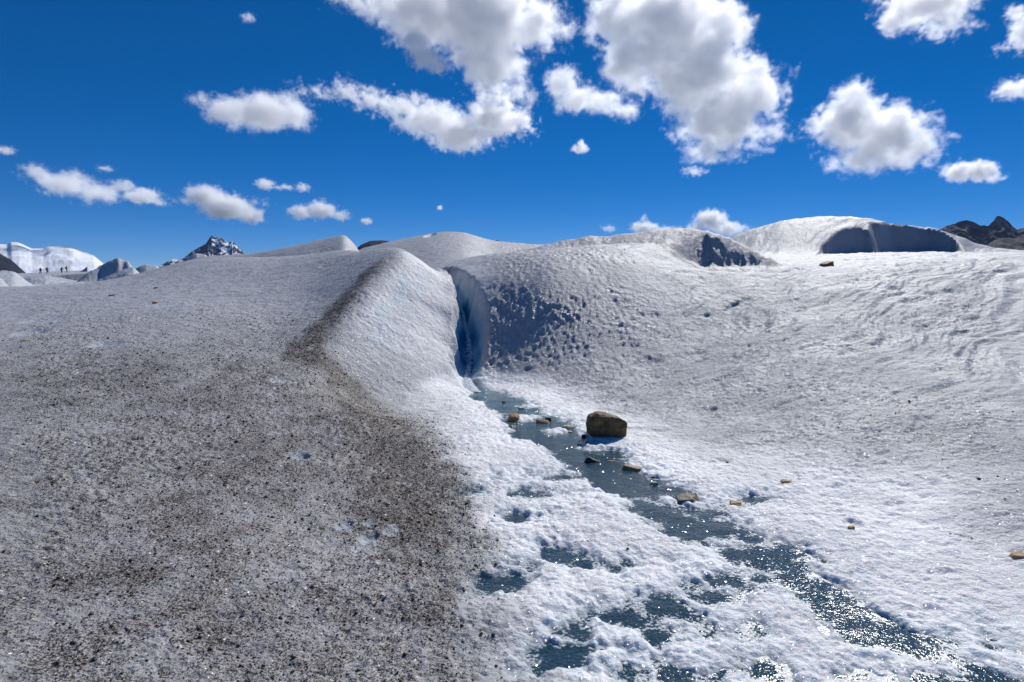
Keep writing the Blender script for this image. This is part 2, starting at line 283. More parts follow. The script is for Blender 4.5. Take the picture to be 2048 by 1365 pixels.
LIP = [ground(u, v)[:2] for u, v in [(795, 560), (830, 590), (870, 610), (905, 628), (922, 650), (925, 690)]]
DIRT_BAND = [ground(u, v)[:2] for u, v in [(1110, 1560), (1060, 1365), (1040, 1300), (990, 1150), (955, 1020), (935, 960), (872, 890), (812, 836), (735, 775), (672, 712), (655, 690)]] + [c for c in CREST[3:8]]
def surface(x, y, spacing, detail=True):
    """full height plus masks: dirt, blue ice, wet"""
    z = coarse(x, y)
    out = np.zeros(x.shape); blue = np.zeros(x.shape); wet = np.full(x.shape, -9.0); slush = np.zeros(x.shape)
    slope_side = sstep(-1.0, 1.2, x - 0.0 * y)                            # right of the stream
    n = y < 45
    xs, ys, sp, zs = x[n], y[n], spacing[n], z[n]
    def keep(wave): return sstep(1.6, 3.5, wave / sp)                     # leave out relief finer than the mesh
    def grain(wave): return fbm(xs / wave, ys / wave, 2) * keep(wave)
    # long melt flutes across the right slope, shallow swells elsewhere
    ca, sa = math.cos(0.72), math.sin(0.72)
    p, q = xs * ca + ys * sa, -xs * sa + ys * ca
    wob = 0.35 * perlin(xs * 0.7, ys * 0.7)
    flute = fbm(p * 0.55, (q + wob) * 2.6, 3) * 0.036 + fbm(p * 1.6, (q + wob) * 7.0, 2) * 0.020 * keep(.14)
    sd = sstep(-0.8, 1.5, xs)
    zone = sstep(-1, -.2, xs) * sstep(3.6, 2.2, xs) * sstep(9.6, 10.6, ys) * sstep(16, 14, ys)
    zs = zs + flute * (1 - .8 * zone) * (0.35 + 0.65 * sd) * sstep(4.5, 8, ys) + 0.012 * fbm(xs * 1.7, ys * 1.7, 3) * sstep(2, 5, ys)
    # hollows
    for cx, cy_, rx, ry, dep in dent_xy:
        m = (np.abs(xs - cx) < 3 * rx + .1) & (np.abs(ys - cy_) < 3 * ry + .1)
        if not m.any(): continue
        ex, ey = xs[m] - cx, ys[m] - cy_
        sh = 0.35 * ey * (rx / ry) if cx > -0.9 else 0
        rr = ((ex - sh) / rx) ** 2 + (ey / ry) ** 2 + 0.35 * perlin(xs[m] * 11, ys[m] * 11)
        zs[m] -= 0.7 * dep * (1 - sstep(0.0, 1.5, rr))
    # scattered little cups
    cup = fbm(xs * 3.1 + 40, ys * 3.1, 2); zs = zs - 0.010 * sstep(0.3, 1.1, cup) * sd
    ls, lt = polyline(xs, ys, LIP); lf = np.sin(np.clip(lt / (len(LIP) - 1), 0.02, 1) * 2.0) 
    zs = zs + 0.06 * lf * np.exp(-(ls / np.where(ls > 0, 0.10, 0.30)) ** 2) - 0.05 * lf * np.exp(-((ls - .30) / .20) ** 2)
    # slot of the melt stream
    zs, bl = slot_carve(xs, ys, zs)
    bl = bl ** 1.4 * (0.85 + 0.35 * perlin(xs * 2.2, ys * 2.2)).clip(0.5, 1)
    # rotten-ice crust: lumps of a few centimetres
    lump = np.abs(fbm(xs * 9.0, ys * 9.0, 3)) * keep(.11)
    near_w = np.zeros(xs.shape)
    rough = (0.75 + 0.75 * fbm(xs * 0.9, ys * 0.9, 3)).clip(0.2, 1.7) * (0.62 + 0.38 * sstep(-1.2, -0.2, xs)) * (1 - 0.85 * bl)
    zs = zs + rough * (0.022 * (lump - 0.3) + 0.011 * grain(.055) + 0.007 * grain(.028) + 0.005 * grain(.016))
    # beyond 10 m the crust still shows as coarse lumps
    zs = zs + rough * (0.012 * fbm(xs * 4.2, ys * 4.2, 3, .6) * sstep(7, 12, ys) * (1 - .8 * sstep(-1, -.2, xs) * sstep(3.8, 2.4, xs) * sstep(16, 14, ys)) + (0.008 * fbm(xs * 1.1, ys * 1.1, 2, .5) + 0.017 * fbm(xs * 10.0, ys * 10.0, 2, .7)) * sstep(-1, -.2, xs) * sstep(3.5, 2.0, xs) * sstep(9.8, 11, ys)
        + 0.045 * fbm(xs * 3.6, ys * 3.6, 3, .6) * sstep(3.6, 4.6, xs) * sstep(8.2, 7.2, xs) * sstep(16.2, 17.2, ys) * sstep(20, 19, ys))
    # meltwater
    w = np.full(xs.shape, -9.0); m = (ys < 10.9) & (xs > -1.4) & (xs < 6)
    if m.any():
        wx, wy = xs[m], ys[m]
        w0 = wetness(wx, wy); w0 = w0 + (0.10 * fbm(wx * 3.4, wy * 2.4, 3, .55) + 0.05 * fbm(wx * 13, wy * 10, 3) + 0.018) * sstep(11, 8.5, wy)
        lump2 = 0.020 * np.abs(fbm(wx * 6.5 + 9, wy * 5, 3)) + 0.006 * fbm(wx * 26, wy * 26, 2)
        ends = sstep(10.45, 9.9, wy); bank = ends * sstep(0.9, 0.0, -w0)                                         # slush belt along the water
        flat_z = WATER_Z + 0.015 + 0.030 * sstep(0.0, 0.35, -w0) + lump2
        zz = zs[m] * 1.0
        zz = zz + (flat_z - zz) * bank * 0.85 * sstep(0.30, 0.12, zz)
        zz = np.where(zz < 0.3, zz - sstep(10.6, 10.2, wy) * (zz - (WATER_Z - 0.022) - 0.35 * lump2) * sstep(-0.10, 0.11, w0), zz)
        zs[m] = zz; w[m] = w0
    # dirt
    s, t = polyline(xs, ys, DIRT_BAND)
    mound_d = sstep(0.10, -0.30, s + 0.14 * fbm(xs * 2.5, ys * 2.5, 3)) * sstep(9.6, 8.4, ys + 0.6 * perlin(xs * .8, ys * .8))
    mound_d = np.where(ys > 8.6, sstep(0.05, -0.1, s), mound_d)
    fade_up = 1 - 0.80 * sstep(6.5, 13.0, ys + 0.9 * fbm(xs * .5, ys * .5, 2) - 0.25 * xs * 0)
    dirt = mound_d * fade_up * (0.78 + 0.08 * fbm(xs * 1.3, ys * 0.8, 4) + 0.14 * fbm(xs * 4.5, ys * 3.0, 4, .6))
    dirt *= 1 - 0.13 * sstep(1.5, 5.0, -s)
    band = np.exp(-((s + 0.27 + .2 * sstep(10, 7, ys)) / (0.29 + 0.50 * sstep(10, 7, ys))) ** 2) * sstep(13.6, 12.0, ys) * sstep(2.0, 4.5, ys)
    dirt = np.maximum(dirt, band * (1.05 + 0.25 * fbm(xs * 4, ys * 4, 3)))
    face = sstep(-0.02, 0.10, s) * sstep(1.7, 0.3, s) * sstep(11.2, 8.0, ys) * sstep(6.0, 7.0, ys) * sstep(0.05, 0.16, zs)
    dirt = np.maximum(dirt, face * (0.62 + 0.2 * fbm(xs * 2, ys * 2, 3)))
    # a thin veil and patches on the rest
    rest = 0.15 + 0.10 * fbm(xs * 0.8, ys * 0.8, 3) + 0.20 * sstep(0.25, 0.7, fbm(xs * 2.1 + 5, ys * 1.4, 3)) * sstep(7.5, 5.0, ys)
    rest += 0.16 * sstep(2.0, 4.0, xs) * sstep(8.5, 6.0, ys) * (0.8 + 0.6 * fbm(xs * 1.2, ys * 3, 3))
    hx = P(1420, 500, 18)[0]
    rest += 0.34 * np.exp(-((xs - hx) / 1.9) ** 2) * sstep(16.4, 17.4, ys) * sstep(19.6, 18.6, ys) * (0.9 + 0.4 * fbm(xs * 1.5, ys * 1.5, 3))  # near hump's face: some dirt, plus its shade deepened through the colour
    rest += 0.25 * np.exp(-((xs - P(1690, 480, 30)[0]) / 1.2) ** 2 - ((ys - 30.2) / .8) ** 2) + 0.35 * np.exp(-((xs - P(1610, 520, 21)[0]) / 1.3) ** 2 - ((ys - 21.5) / 1.2) ** 2)
    for (du, dv, rr, a) in [(1180, 1085, .50, .38), (1310, 1090, .26, .45), (1160, 1170, .20, .45), (1100, 1060, .3, .3), (1600, 1250, .25, .35), (1480, 1020, .22, .35), (1690, 1105, .25, .35), (1010, 1060, .2, .3), (880, 800, .25, .15), (1330, 505, 1.2, .2), (1090, 508, 1.0, .22)]:
        gx, gy, _ = ground(du, dv)
        rest += a * np.exp(-(((xs - gx) / rr) ** 2 + ((ys - gy) / (rr * .7)) ** 2)) * (0.8 + 0.5 * fbm(xs * 5, ys * 5, 2))
    clean = np.zeros(xs.shape)
    for cx, cy_, rx, ry, dep in dent_xy[-15:]:
        clean = np.maximum(clean, np.exp(-(((xs - cx) / (1.15 * rx)) ** 2 + ((ys - cy_) / (1.25 * ry)) ** 2) ** 2))
    dirt = np.maximum(dirt, rest) * (1 - clean * (0.55 + 0.35 * fbm(xs * 14, ys * 14, 2)).clip(0, .9)) * (1 - bl)
    rside = sstep(-0.12, 0.22, s + 0.12 * fbm(xs * 3, ys * 3, 3))
    low = sstep(0.24, 0.09, zs)
    dirt = dirt * (1 - 0.62 * rside * low * sstep(-0.9, -0.2, w))
    snowy = 0.50 * sstep(0.0, 0.25, s) * sstep(2.0, 1.5, s) * sstep(8.8, 10.3, ys) * sstep(15.5, 14.0, ys) + rside * low * sstep(-1.3, -0.35, w + 0.16 * fbm(xs * 2.2, ys * 2.2, 3))
    pale_blue = 0.30 * sstep(0.1, 0.35, s) * sstep(1.2, 0.4, s) * sstep(9.3, 10.2, ys) * sstep(13.4, 12.4, ys) * (0.6 + 0.5 * fbm(xs * 3, ys * 1.2, 2))
    pale_blue = pale_blue + 0.16 * sstep(-0.30, 0.0, w) + 0.20 * clean
    z[n] = zs; out[n] = dirt.clip(0, 1); blue[n] = np.maximum(bl, pale_blue).clip(0, 1); wet[n] = w; slush[n] = snowy
    f = ~n
    if f.any():
        xf, yf = x[f], y[f]
        z[f] += 0.22 * fbm(xf * .30, yf * .22, 4, .55) * sstep(45, 80, yf) + 0.05 * fbm(xf * 1.6, yf * 1.6, 3)
        out[f] = (0.13 + 0.12 * fbm(xf * .12, yf * .08, 3)).clip(0, 1)
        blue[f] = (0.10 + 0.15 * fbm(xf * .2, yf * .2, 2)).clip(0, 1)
    return z, out, blue, wet, slush

# ------------------------------------------------------------------ materials
class NT:
    def __init__(self, name):
        self.m = bpy.data.materials.new(name); self.m.use_nodes = True
        self.t = self.m.node_tree; self.n = self.t.nodes; self.n.clear()
        self.out = self.n.new('ShaderNodeOutputMaterial')
    def new(self, kind, **kw):
        nd = self.n.new('ShaderNode' + kind)
        ins = kw.pop('ins', {})
        for k, v in kw.items(): setattr(nd, k, v)
        for k, v in ins.items(): self.set(nd.inputs[k], v)
        return nd
    def set(self, sock, v):
        if isinstance(v, bpy.types.NodeSocket): self.t.links.new(v, sock)
        else: sock.default_value = v
    def math(self, op, a, b=None, c=None, clamp=False):
        nd = self.new('Math', operation=op, use_clamp=clamp)
        for i, v in enumerate((a, b, c)):
            if v is not None: self.set(nd.inputs[i], v)
        return nd.outputs[0]
    def vmath(self, op, a, b=None, s=None):
        nd = self.new('VectorMath', operation=op); self.set(nd.inputs[0], a)
        if b is not None: self.set(nd.inputs[1], b)
        if s is not None: self.set(nd.inputs['Scale'], s)
        return nd.outputs[0]
    def mix(self, fac, a, b):
        nd = self.new('Mix', data_type='RGBA'); self.set(nd.inputs[0], fac)
        self.set(nd.inputs[6], a if not isinstance(a, tuple) else (*a, 1)); self.set(nd.inputs[7], b if not isinstance(b, tuple) else (*b, 1))
        return nd.outputs[2]
    def step(self, x, lo, hi):
        nd = self.new('MapRange', interpolation_type='SMOOTHSTEP'); self.set(nd.inputs[0], x); self.set(nd.inputs[1], lo); self.set(nd.inputs[2], hi)
        return nd.outputs[0]
    def noise(self, vec, scale, detail=3.0, rough=0.5):
        nd = self.new('TexNoise', ins={'Scale': scale, 'Detail': detail, 'Roughness': rough}); self.set(nd.inputs['Vector'], vec)
        return nd.outputs['Fac']
    def pos(self): return self.new('NewGeometry').outputs['Position']
    def flakes(self, vec, scale, tilt):
        """random facet normals, one for each crystal"""
        vo = self.new('TexVoronoi', feature='F1', ins={'Scale': scale}); self.set(vo.inputs['Vector'], vec)
        r = self.vmath('SCALE', self.vmath('SUBTRACT', vo.outputs['Color'], (0.5, 0.5, 0.5)), s=tilt)
        return self.vmath('NORMALIZE', self.vmath('ADD', self.new('NewGeometry').outputs['Normal'], r))
    def done(self, shader): self.t.links.new(shader, self.out.inputs['Surface']); return self.m

def ice_material():
    t = NT('glacier_ice'); pos = t.pos()
    at = t.new('Attribute', attribute_name='mask'); sep = t.new('SeparateColor'); t.set(sep.inputs[0], at.outputs['Color'])
    dirt, blue, wet = sep.outputs[0], sep.outputs[1], sep.outputs[2]
    n1 = t.noise(pos, 88, 3, .65); n2 = t.noise(pos, 21, 3, .6); n3 = t.noise(pos, 6, 3, .6); n4 = t.noise(pos, 190, 1, .5)
    speck = t.math('ADD', t.math('MULTIPLY', n1, 0.62), t.math('ADD', t.math('MULTIPLY', n2, 0.18), t.math('MULTIPLY', n4, 0.20)))
    thr = t.math('SUBTRACT', 0.71, t.math('MULTIPLY', dirt, 0.25))
    fac = t.step(speck, t.math('SUBTRACT', thr, 0.05), t.math('ADD', thr, 0.07))
    veil = t.math('MULTIPLY', t.math('MULTIPLY', dirt, 0.36), t.math('ADD', 0.45, t.math('MULTIPLY', n3, 1.0)), clamp=True)
    ice = t.mix(t.step(n2, .35, .7), (0.405, 0.41, 0.425), (0.52, 0.52, 0.53))
    ice = t.mix(at.outputs['Alpha'], ice, (0.915, 0.905, 0.895))
    col = t.mix(veil, ice, (0.30, 0.235, 0.175))
    col = t.mix(t.math('MULTIPLY', fac, t.math('MULTIPLY', dirt, 1.5, clamp=True)), col, (0.062, 0.044, 0.029))
    deep = t.mix(t.step(blue, .45, .95), (0.38, 0.66, 0.80), (0.012, 0.21, 0.38))
    col = t.mix(t.step(blue, .02, .75), col, deep)
    col = t.mix(t.math('MULTIPLY', wet, 0.9), col, (0.10, 0.19, 0.25))
    h = t.math('ADD', t.math('MULTIPLY', t.noise(pos, 38, 4, .62), 1.0), t.math('MULTIPLY', n1, 0.45))
    bmp = t.new('Bump', ins={'Strength': 0.9, 'Distance': 0.022}); t.set(bmp.inputs['Height'], h)
    vary = t.step(t.noise(pos, 1.3, 4, .6), .36, .66)
    t.set(bmp.inputs['Strength'], t.math('MULTIPLY', t.math('ADD', .45, t.math('MULTIPLY', vary, .65)), t.math('SUBTRACT', 1.0, t.math('MULTIPLY', t.step(blue, .4, .9), 0.8))))
    bm2 = t.new('Bump', ins={'Strength': 0.8, 'Distance': 0.05}); t.set(bm2.inputs['Height'], t.noise(pos, 9, 4, .6)); t.set(bmp.inputs['Normal'], bm2.outputs[0])
    t.set(bm2.inputs['Strength'], t.math('SUBTRACT', 0.8, t.math('MULTIPLY', t.step(blue, .25, .7), 0.7)))
    bs = t.new('BsdfPrincipled', ins={'Roughness': 0.55, 'IOR': 1.31, 'Specular IOR Level': 0.35, 'Subsurface Radius': (0.022, 0.028, 0.034), 'Subsurface Scale': 1.0})
    t.set(bs.inputs['Subsurface Weight'], t.math('SUBTRACT', 0.75, t.math('MULTIPLY', dirt, 0.6), clamp=True))
    t.set(bs.inputs['Base Color'], col); t.set(bs.inputs['Normal'], bmp.outputs[0])
    gl = t.new('BsdfGlossy', ins={'Color': (1, 1, 1, 1), 'Roughness': 0.22}); t.set(gl.inputs['Normal'], t.flakes(pos, 95, 1.6))
    mx = t.new('MixShader'); t.set(mx.inputs[0], t.math('SUBTRACT', 0.010, t.math('MULTIPLY', dirt, 0.006))); t.t.links.new(bs.outputs[0], mx.inputs[1]); t.t.links.new(gl.outputs[0], mx.inputs[2])
    return t.done(mx.outputs[0])

def water_material():
    t = NT('meltwater'); pos = t.pos()
    n = t.noise(pos, 14, 3, .6); n2 = t.noise(pos, 60, 2, .6)
    col = t.mix(t.noise(pos, 3.0, 4, .6), (0.009, 0.034, 0.053), (0.030, 0.075, 0.105))
    yy = t.new('SeparateXYZ'); t.set(yy.inputs[0], pos); col = t.mix(t.step(yy.outputs[1], 5.5, 9.5), col, (0.085, 0.175, 0.215))   # shallower over pale ice upstream
    at = t.new('Attribute', attribute_name='mask'); sep = t.new('SeparateColor'); t.set(sep.inputs[0], at.outputs['Color'])
    sl = t.math('ADD', t.math('MULTIPLY', t.noise(pos, 48, 3, .65), .55), t.math('MULTIPLY', t.noise(pos, 9, 3, .6), .45))
    thr = t.math('ADD', 0.405, t.math('MULTIPLY', sep.outputs[0], 0.24)); fl = t.math('MULTIPLY', t.step(sl, thr, t.math('ADD', thr, 0.10)), 0.8)
    col = t.mix(fl, col, (0.62, 0.66, 0.68))
    h = t.math('ADD', n, t.math('MULTIPLY', n2, .4))
    bmp = t.new('Bump', ins={'Strength': 0.32, 'Distance': 0.02}); t.set(bmp.inputs['Height'], h)
    bs = t.new('BsdfPrincipled', ins={'Roughness': 0.10, 'IOR': 1.33}); t.set(bs.inputs['Base Color'], col); t.set(bs.inputs['Roughness'], t.math('ADD', 0.08, t.math('MULTIPLY', fl, 0.5))); t.set(bs.inputs['Normal'], bmp.outputs[0])
    gl = t.new('BsdfGlossy', ins={'Color': (1, 1, 1, 1), 'Roughness': 0.11}); t.set(gl.inputs['Normal'], t.flakes(pos, 120, 2.6))
    mx = t.new('MixShader', ins={0: 0.034}); t.t.links.new(bs.outputs[0], mx.inputs[1]); t.t.links.new(gl.outputs[0], mx.inputs[2])
    return t.done(mx.outputs[0])

ICE, WATER = ice_material(), water_material()

# ------------------------------------------------------------------ mesh helpers
def link(name, me, mat=None, parent=None):
    o = bpy.data.objects.new(name, me); C.objects.link(o)
    if mat and me is not None and not me.materials: me.materials.append(mat)
    if parent: o.parent = parent
    return o
def tag(o, label=None, cat=None, group=None, kind=None):
    for k, v in (('label', label), ('category', cat), ('group', group), ('kind', kind)):
        if v: o[k] = v
    return o
def grid_mesh(name, X, Y, Z, mask=None, smooth=True, drop=None):
    r, c = X.shape
    me = bpy.data.meshes.new(name)
    co = np.stack([X, Y, Z], -1).reshape(-1, 3).astype(np.float32)
    idx = np.arange(r * c).reshape(r, c)
    q = np.stack([idx[:-1, :-1], idx[:-1, 1:], idx[1:, 1:], idx[1:, :-1]], -1).reshape(-1, 4)
    if drop is not None:
        q = q[~drop.reshape(-1)[q].all(1)]
        used = np.zeros(r * c, bool); used[q] = True
        remap = np.cumsum(used) - 1; q = remap[q]; co = co[used]
        if mask is not None: mask = mask.reshape(-1, 4)[used]
    me.vertices.add(len(co)); me.vertices.foreach_set('co', co.reshape(-1))
    me.loops.add(q.size); me.loops.foreach_set('vertex_index', q.reshape(-1).astype(np.int32))
    me.polygons.add(len(q)); me.polygons.foreach_set('loop_start', np.arange(0, q.size, 4, dtype=np.int32))
    me.polygons.foreach_set('use_smooth', np.full(len(q), smooth))
    if mask is not None:
        a = me.attributes.new('mask', 'FLOAT_COLOR', 'POINT'); a.data.foreach_set('color', mask.reshape(-1).astype(np.float32))
    me.update(calc_edges=True)
    return me

# ------------------------------------------------------------------ the glacier surface
def fan(a, d):
    A, D = np.meshgrid(a, d); X = A * D; return X, D.copy()
def columns(n):
    t = np.linspace(-1, 1, n); return 0.80 * t + 0.75 * np.sign(t) * np.maximum(np.abs(t) - 0.88, 0) ** 1.5 * 14
def ice_sheet(name, a, d):
    X, Y = fan(a, d)
    sp = np.maximum(np.gradient(X, axis=1), np.minimum(np.gradient(Y, axis=0), np.gradient(X, axis=1) * 2.0))
    z, dirt, blue, wet, slush = surface(X.reshape(-1), Y.reshape(-1), sp.reshape(-1))
    mask = np.stack([dirt, blue, sstep(-0.06, 0.08, wet), slush], -1)
    return link(name, grid_mesh(name, X, Y, z.reshape(X.shape), mask), ICE)
d_near = np.concatenate([np.exp(np.linspace(math.log(0.7), math.log(2.2), 60))[:-1], np.exp(np.linspace(math.log(2.2), math.log(16), 640))[:-1], np.exp(np.linspace(math.log(16), math.log(46), 190))])
g = ice_sheet('glacier', columns(1000), d_near); tag(g, kind='structure')
# loose grit lying on the dirty ice
nv = len(g.data.vertices); co = np.empty(nv * 3, np.float32); g.data.vertices.foreach_get('co', co); co = co.reshape(-1, 3)
mk = np.empty(nv * 4, np.float32); g.data.attributes['mask'].data.foreach_get('color', mk); mk = mk.reshape(-1, 4)
wgt = np.clip(mk[:, 0] - 0.16, 0, 1) ** 1.5 * co[:, 1] ** 1.2 * (co[:, 1] < 11) * (np.abs(co[:, 0] / co[:, 1]) < 0.9) * (1 - mk[:, 2])
pick = rng.choice(nv, 42000, p=wgt / wgt.sum())
gc = co[pick] + np.stack([rng.normal(0, .006, len(pick)), rng.normal(0, .006, len(pick)), np.full(len(pick), .0015)], -1)
rad = (0.0020 + 0.0045 * rng.random(len(pick)) ** 2.5 + 0.010 * rng.random(len(pick)) ** 30) * (0.75 + 0.07 * gc[:, 1])
octa = np.array([(1, 0, 0), (0, 1, 0), (-1, 0, 0), (0, -1, 0), (0, 0, .8), (0, 0, -.6)]); otri = np.array([(0, 1, 4), (1, 2, 4), (2, 3, 4), (3, 0, 4), (1, 0, 5), (2, 1, 5), (3, 2, 5), (0, 3, 5)])
an = rng.random(len(pick)) * 6.28; ca_, sa_ = np.cos(an)[:, None], np.sin(an)[:, None]
jit = octa[None] * (0.6 + 0.8 * rng.random((len(pick), 6, 1)))
px_ = jit[..., 0] * ca_ - jit[..., 1] * sa_; py_ = jit[..., 0] * sa_ + jit[..., 1] * ca_
gv = (np.stack([px_, py_, jit[..., 2]], -1) * rad[:, None, None] + gc[:, None]).reshape(-1, 3).astype(np.float32)
gf = (otri[None] + 6 * np.arange(len(pick))[:, None, None]).reshape(-1, 3)
gm = bpy.data.meshes.new('grit'); gm.vertices.add(len(gv)); gm.vertices.foreach_set('co', gv.reshape(-1))
gm.loops.add(gf.size); gm.loops.foreach_set('vertex_index', gf.reshape(-1).astype(np.int32))
gm.polygons.add(len(gf)); gm.polygons.foreach_set('loop_start', np.arange(0, gf.size, 3, dtype=np.int32)); gm.update(calc_edges=True)
t = NT('grit_grains'); nz = t.noise(t.pos(), 160, 1)
gb = t.new('BsdfPrincipled', ins={'Roughness': 0.8}); t.set(gb.inputs['Base Color'], t.mix(t.step(nz, .35, .65), (0.035, 0.028, 0.022), (0.16, 0.12, 0.085))); gmat = t.done(gb.outputs[0])
tag(link('grit', gm, gmat), 'fine dark grit strewn over the dirty left mound', kind='stuff')
d_far = np.exp(np.linspace(math.log(45.8), math.log(420), 230))
g2 = ice_sheet('distant_glacier', np.concatenate([np.linspace(-1.4, -0.78, 60)[:-1], np.linspace(-0.78, -0.40, 420)[:-1], np.linspace(-0.40, 1.4, 160)]), d_far); tag(g2, kind='structure')
# the sheet that carries on to the horizon and behind the viewer
th = np.linspace(0, 2 * math.pi, 97); rr = np.array([0.5, 1.2, 3, 8, 20, 45, 100, 200, 400, 800, 1600, 3000, 6000])
T, R_ = np.meshgrid(th, rr)
zz = np.where(R_ < 60, -0.9, np.where(R_ < 500, -1.6, 1.2)) + 0.4 * perlin(R_ * np.cos(T) * .02, R_ * np.sin(T) * .02)
back = (np.sin(T) < -0.15)
zz = np.where(back & (R_ > 2) & (R_ < 60), -0.05 + 0.01 * R_, zz)
m = np.zeros(T.shape + (4,)); m[..., 0] = .12; m[..., 1] = .06
ib = link('ice_plain', grid_mesh('ice_plain', R_ * np.cos(T), R_ * np.sin(T), zz, m), ICE); tag(ib, kind='structure')

# ------------------------------------------------------------------ stream water
wx = np.linspace(-1.2, 5.2, 220); wy = np.concatenate([np.linspace(1.2, 6, 150)[:-1], np.linspace(6, 10.5, 120)])
WX, WY = np.meshgrid(wx, wy)
wd = wetness(WX.reshape(-1), WY.reshape(-1)).reshape(WX.shape)
w1 = wd + (0.10 * fbm(WX * 3.4, WY * 2.4, 3, .55) + 0.05 * fbm(WX * 13, WY * 10, 3) + 0.005) * sstep(11, 8.5, WY)
wm = np.stack([sstep(-0.06, 0.16, w1), w1 * 0, w1 * 0, w1 * 0], -1)
me = grid_mesh('stream', WX, WY, np.full(WX.shape, WATER_Z) + 0.004 * perlin(WX * 5, WY * 5), wm, drop=wd < -0.40)
tag(link('stream', me, WATER), kind='structure')

# white water tumbling down the slot
def foam_material():
    t = NT('white_water'); pos = t.pos()
    n = t.noise(pos, 16, 4, .7); at = t.new('Attribute', attribute_name='mask'); sep = t.new('SeparateColor'); t.set(sep.inputs[0], at.outputs['Color'])
    f = t.step(t.math('ADD', n, t.math('MULTIPLY', sep.outputs[0], 0.5)), .55, .85)
    col = t.mix(f, (0.03, 0.20, 0.33), (0.80, 0.86, 0.90))
    bmp = t.new('Bump', ins={'Strength': 0.9, 'Distance': 0.03}); t.set(bmp.inputs['Height'], t.noise(pos, 34, 3, .7))
    bs = t.new('BsdfPrincipled', ins={'Roughness': 0.18, 'IOR': 1.33}); t.set(bs.inputs['Base Color'], col); t.set(bs.inputs['Normal'], bmp.outputs[0])
    return t.done(bs.outputs[0])
tt = np.linspace(0.12, 7.6, 260); ss = np.linspace(-1, 1, 25)
k = np.arange(len(SLOT)); sx = np.interp(tt, k, [p[0] for p in SLOT]); sy = np.interp(tt, k, [p[1] for p in SLOT])
sz = np.interp(tt, k, SLOT_Z); ker = np.hanning(15); ker /= ker.sum()
sm = lambda v: np.convolve(np.pad(v, 7, mode='edge'), ker, 'valid')
sx, sy, sz = sm(sx), sm(sy), sm(sz)
hw = sm(np.interp(tt, k, [.10, .11, .08, .08, .08, .10, .12, .12, .10, .08, .06])) * (1 + 0.25 * perlin(tt * 3, tt * 0))
SS, _ = np.meshgrid(ss, tt)
FX = sx[:, None] + SS * hw[:, None]; FY = sy[:, None] + 0 * SS
FZ = np.maximum(sz[:, None], WATER_Z - .012) + np.interp(tt, [0, .5, 1.1, 1.8], [.010, .016, .024, .04])[:, None] * (1 - 1.25 * SS ** 2) + np.interp(tt, [0, 1, 2], [.004, .010, .016])[:, None] * fbm(FX * 18, (FY + sz[:, None]) * 14, 3)
fm = np.interp(tt, k, [.9, 1, .5, .45, .5, .8, 1.2, 1.2, .9, .5, .4])[:, None] * (1 - 0.5 * SS ** 2)
msk = np.stack([fm, fm * 0, fm * 0, fm * 0 + 1], -1)
tag(link('cascade', grid_mesh('cascade', FX, FY, FZ, msk), foam_material()), kind='structure')

# ------------------------------------------------------------------ mountains
def rock_snow_material(name, rock, snow_level, snow_amt, rock2=None):
    t = NT(name); pos = t.pos(); g = t.new('NewGeometry')
    sep = t.new('SeparateXYZ'); t.set(sep.inputs[0], g.outputs['Normal'])
    n = t.noise(pos, 0.012, 6, .62); n2 = t.noise(pos, 0.05, 4, .6)
    at = t.new('Attribute', attribute_name='mask'); sp = t.new('SeparateColor'); t.set(sp.inputs[0], at.outputs['Color'])
    f = t.math('ADD', t.math('ADD', t.math('MULTIPLY', sep.outputs[2], 0.9), t.math('MULTIPLY', t.math('SUBTRACT', n, .5), 1.1)), t.math('SUBTRACT', sp.outputs[0], 1.0 - snow_amt))
    f = t.step(f, snow_level - .05, snow_level + .05)
    rc = t.mix(n2, rock, rock2 or tuple(c * 2.0 for c in rock))
    col = t.mix(f, rc, (0.84, 0.86, 0.90))
    bs = t.new('BsdfPrincipled', ins={'Roughness': 0.85, 'Specular IOR Level': 0.1}); t.set(bs.inputs['Base Color'], col)
    bmp = t.new('Bump', ins={'Strength': 0.35, 'Distance': 4.0}); t.set(bmp.inputs['Height'], n2); t.set(bs.inputs['Normal'], bmp.outputs[0])
    return t.done(bs.outputs[0])
def mountain(name, pts, front, back, rough, mat, snow=0.5, n=(300, 110), seed=0, freq=0.004, concave=0.9, foot=-20, jag=.10):
    w = [P(*p) for p in pts]
    a0 = np.array([q[0] / q[1] for q in w]); d0 = np.array([q[1] for q in w]); z0 = np.array([q[2] for q in w])
    a = np.linspace(a0[0], a0[-1], n[0]); t = np.linspace(-1, 1, n[1]); t = np.sign(t) * np.abs(t) ** 1.3
    A, T = np.meshgrid(a, t)
    D = np.interp(A, a0, d0); Zc = np.interp(A, a0, z0)
    Y = D + np.where(T < 0, front, back) * T; X = A * Y
    h = 1 - np.abs(T)
    rid = 0; amp = 1; fx = freq
    for k in range(5):
        rid = rid + amp * (0.5 - np.abs(perlin(X * fx + seed * 7.7 + k * 3, Y * fx * 0.6 + seed))); amp *= 0.52; fx *= 2.1
    env = np.minimum(1, 3.0 * np.abs(T)) * (0.25 + 0.75 * h)
    Z = foot + (Zc - foot) * h ** concave + rough * (rid - 0.35) * (jag + env)
    m = np.stack([np.full(Z.shape, snow), Z * 0, Z * 0, Z * 0 + 1], -1)
    return tag(link(name, grid_mesh(name, X, Y, Z, m), mat), kind='structure')
ROCK_DARK = rock_snow_material('dark_mountain_rock', (0.011, 0.013, 0.020), 0.98, 0.30)
ROCK_PEAK = rock_snow_material('peak_rock', (0.016, 0.019, 0.028), 0.73, 0.40)
SNOW_FIELD = rock_snow_material('snowfield', (0.10, 0.14, 0.20), 0.40, 0.62)
ROCK_BROWN = rock_snow_material('brown_mountain_rock', (0.018, 0.016, 0.020), 1.05, 0.20)
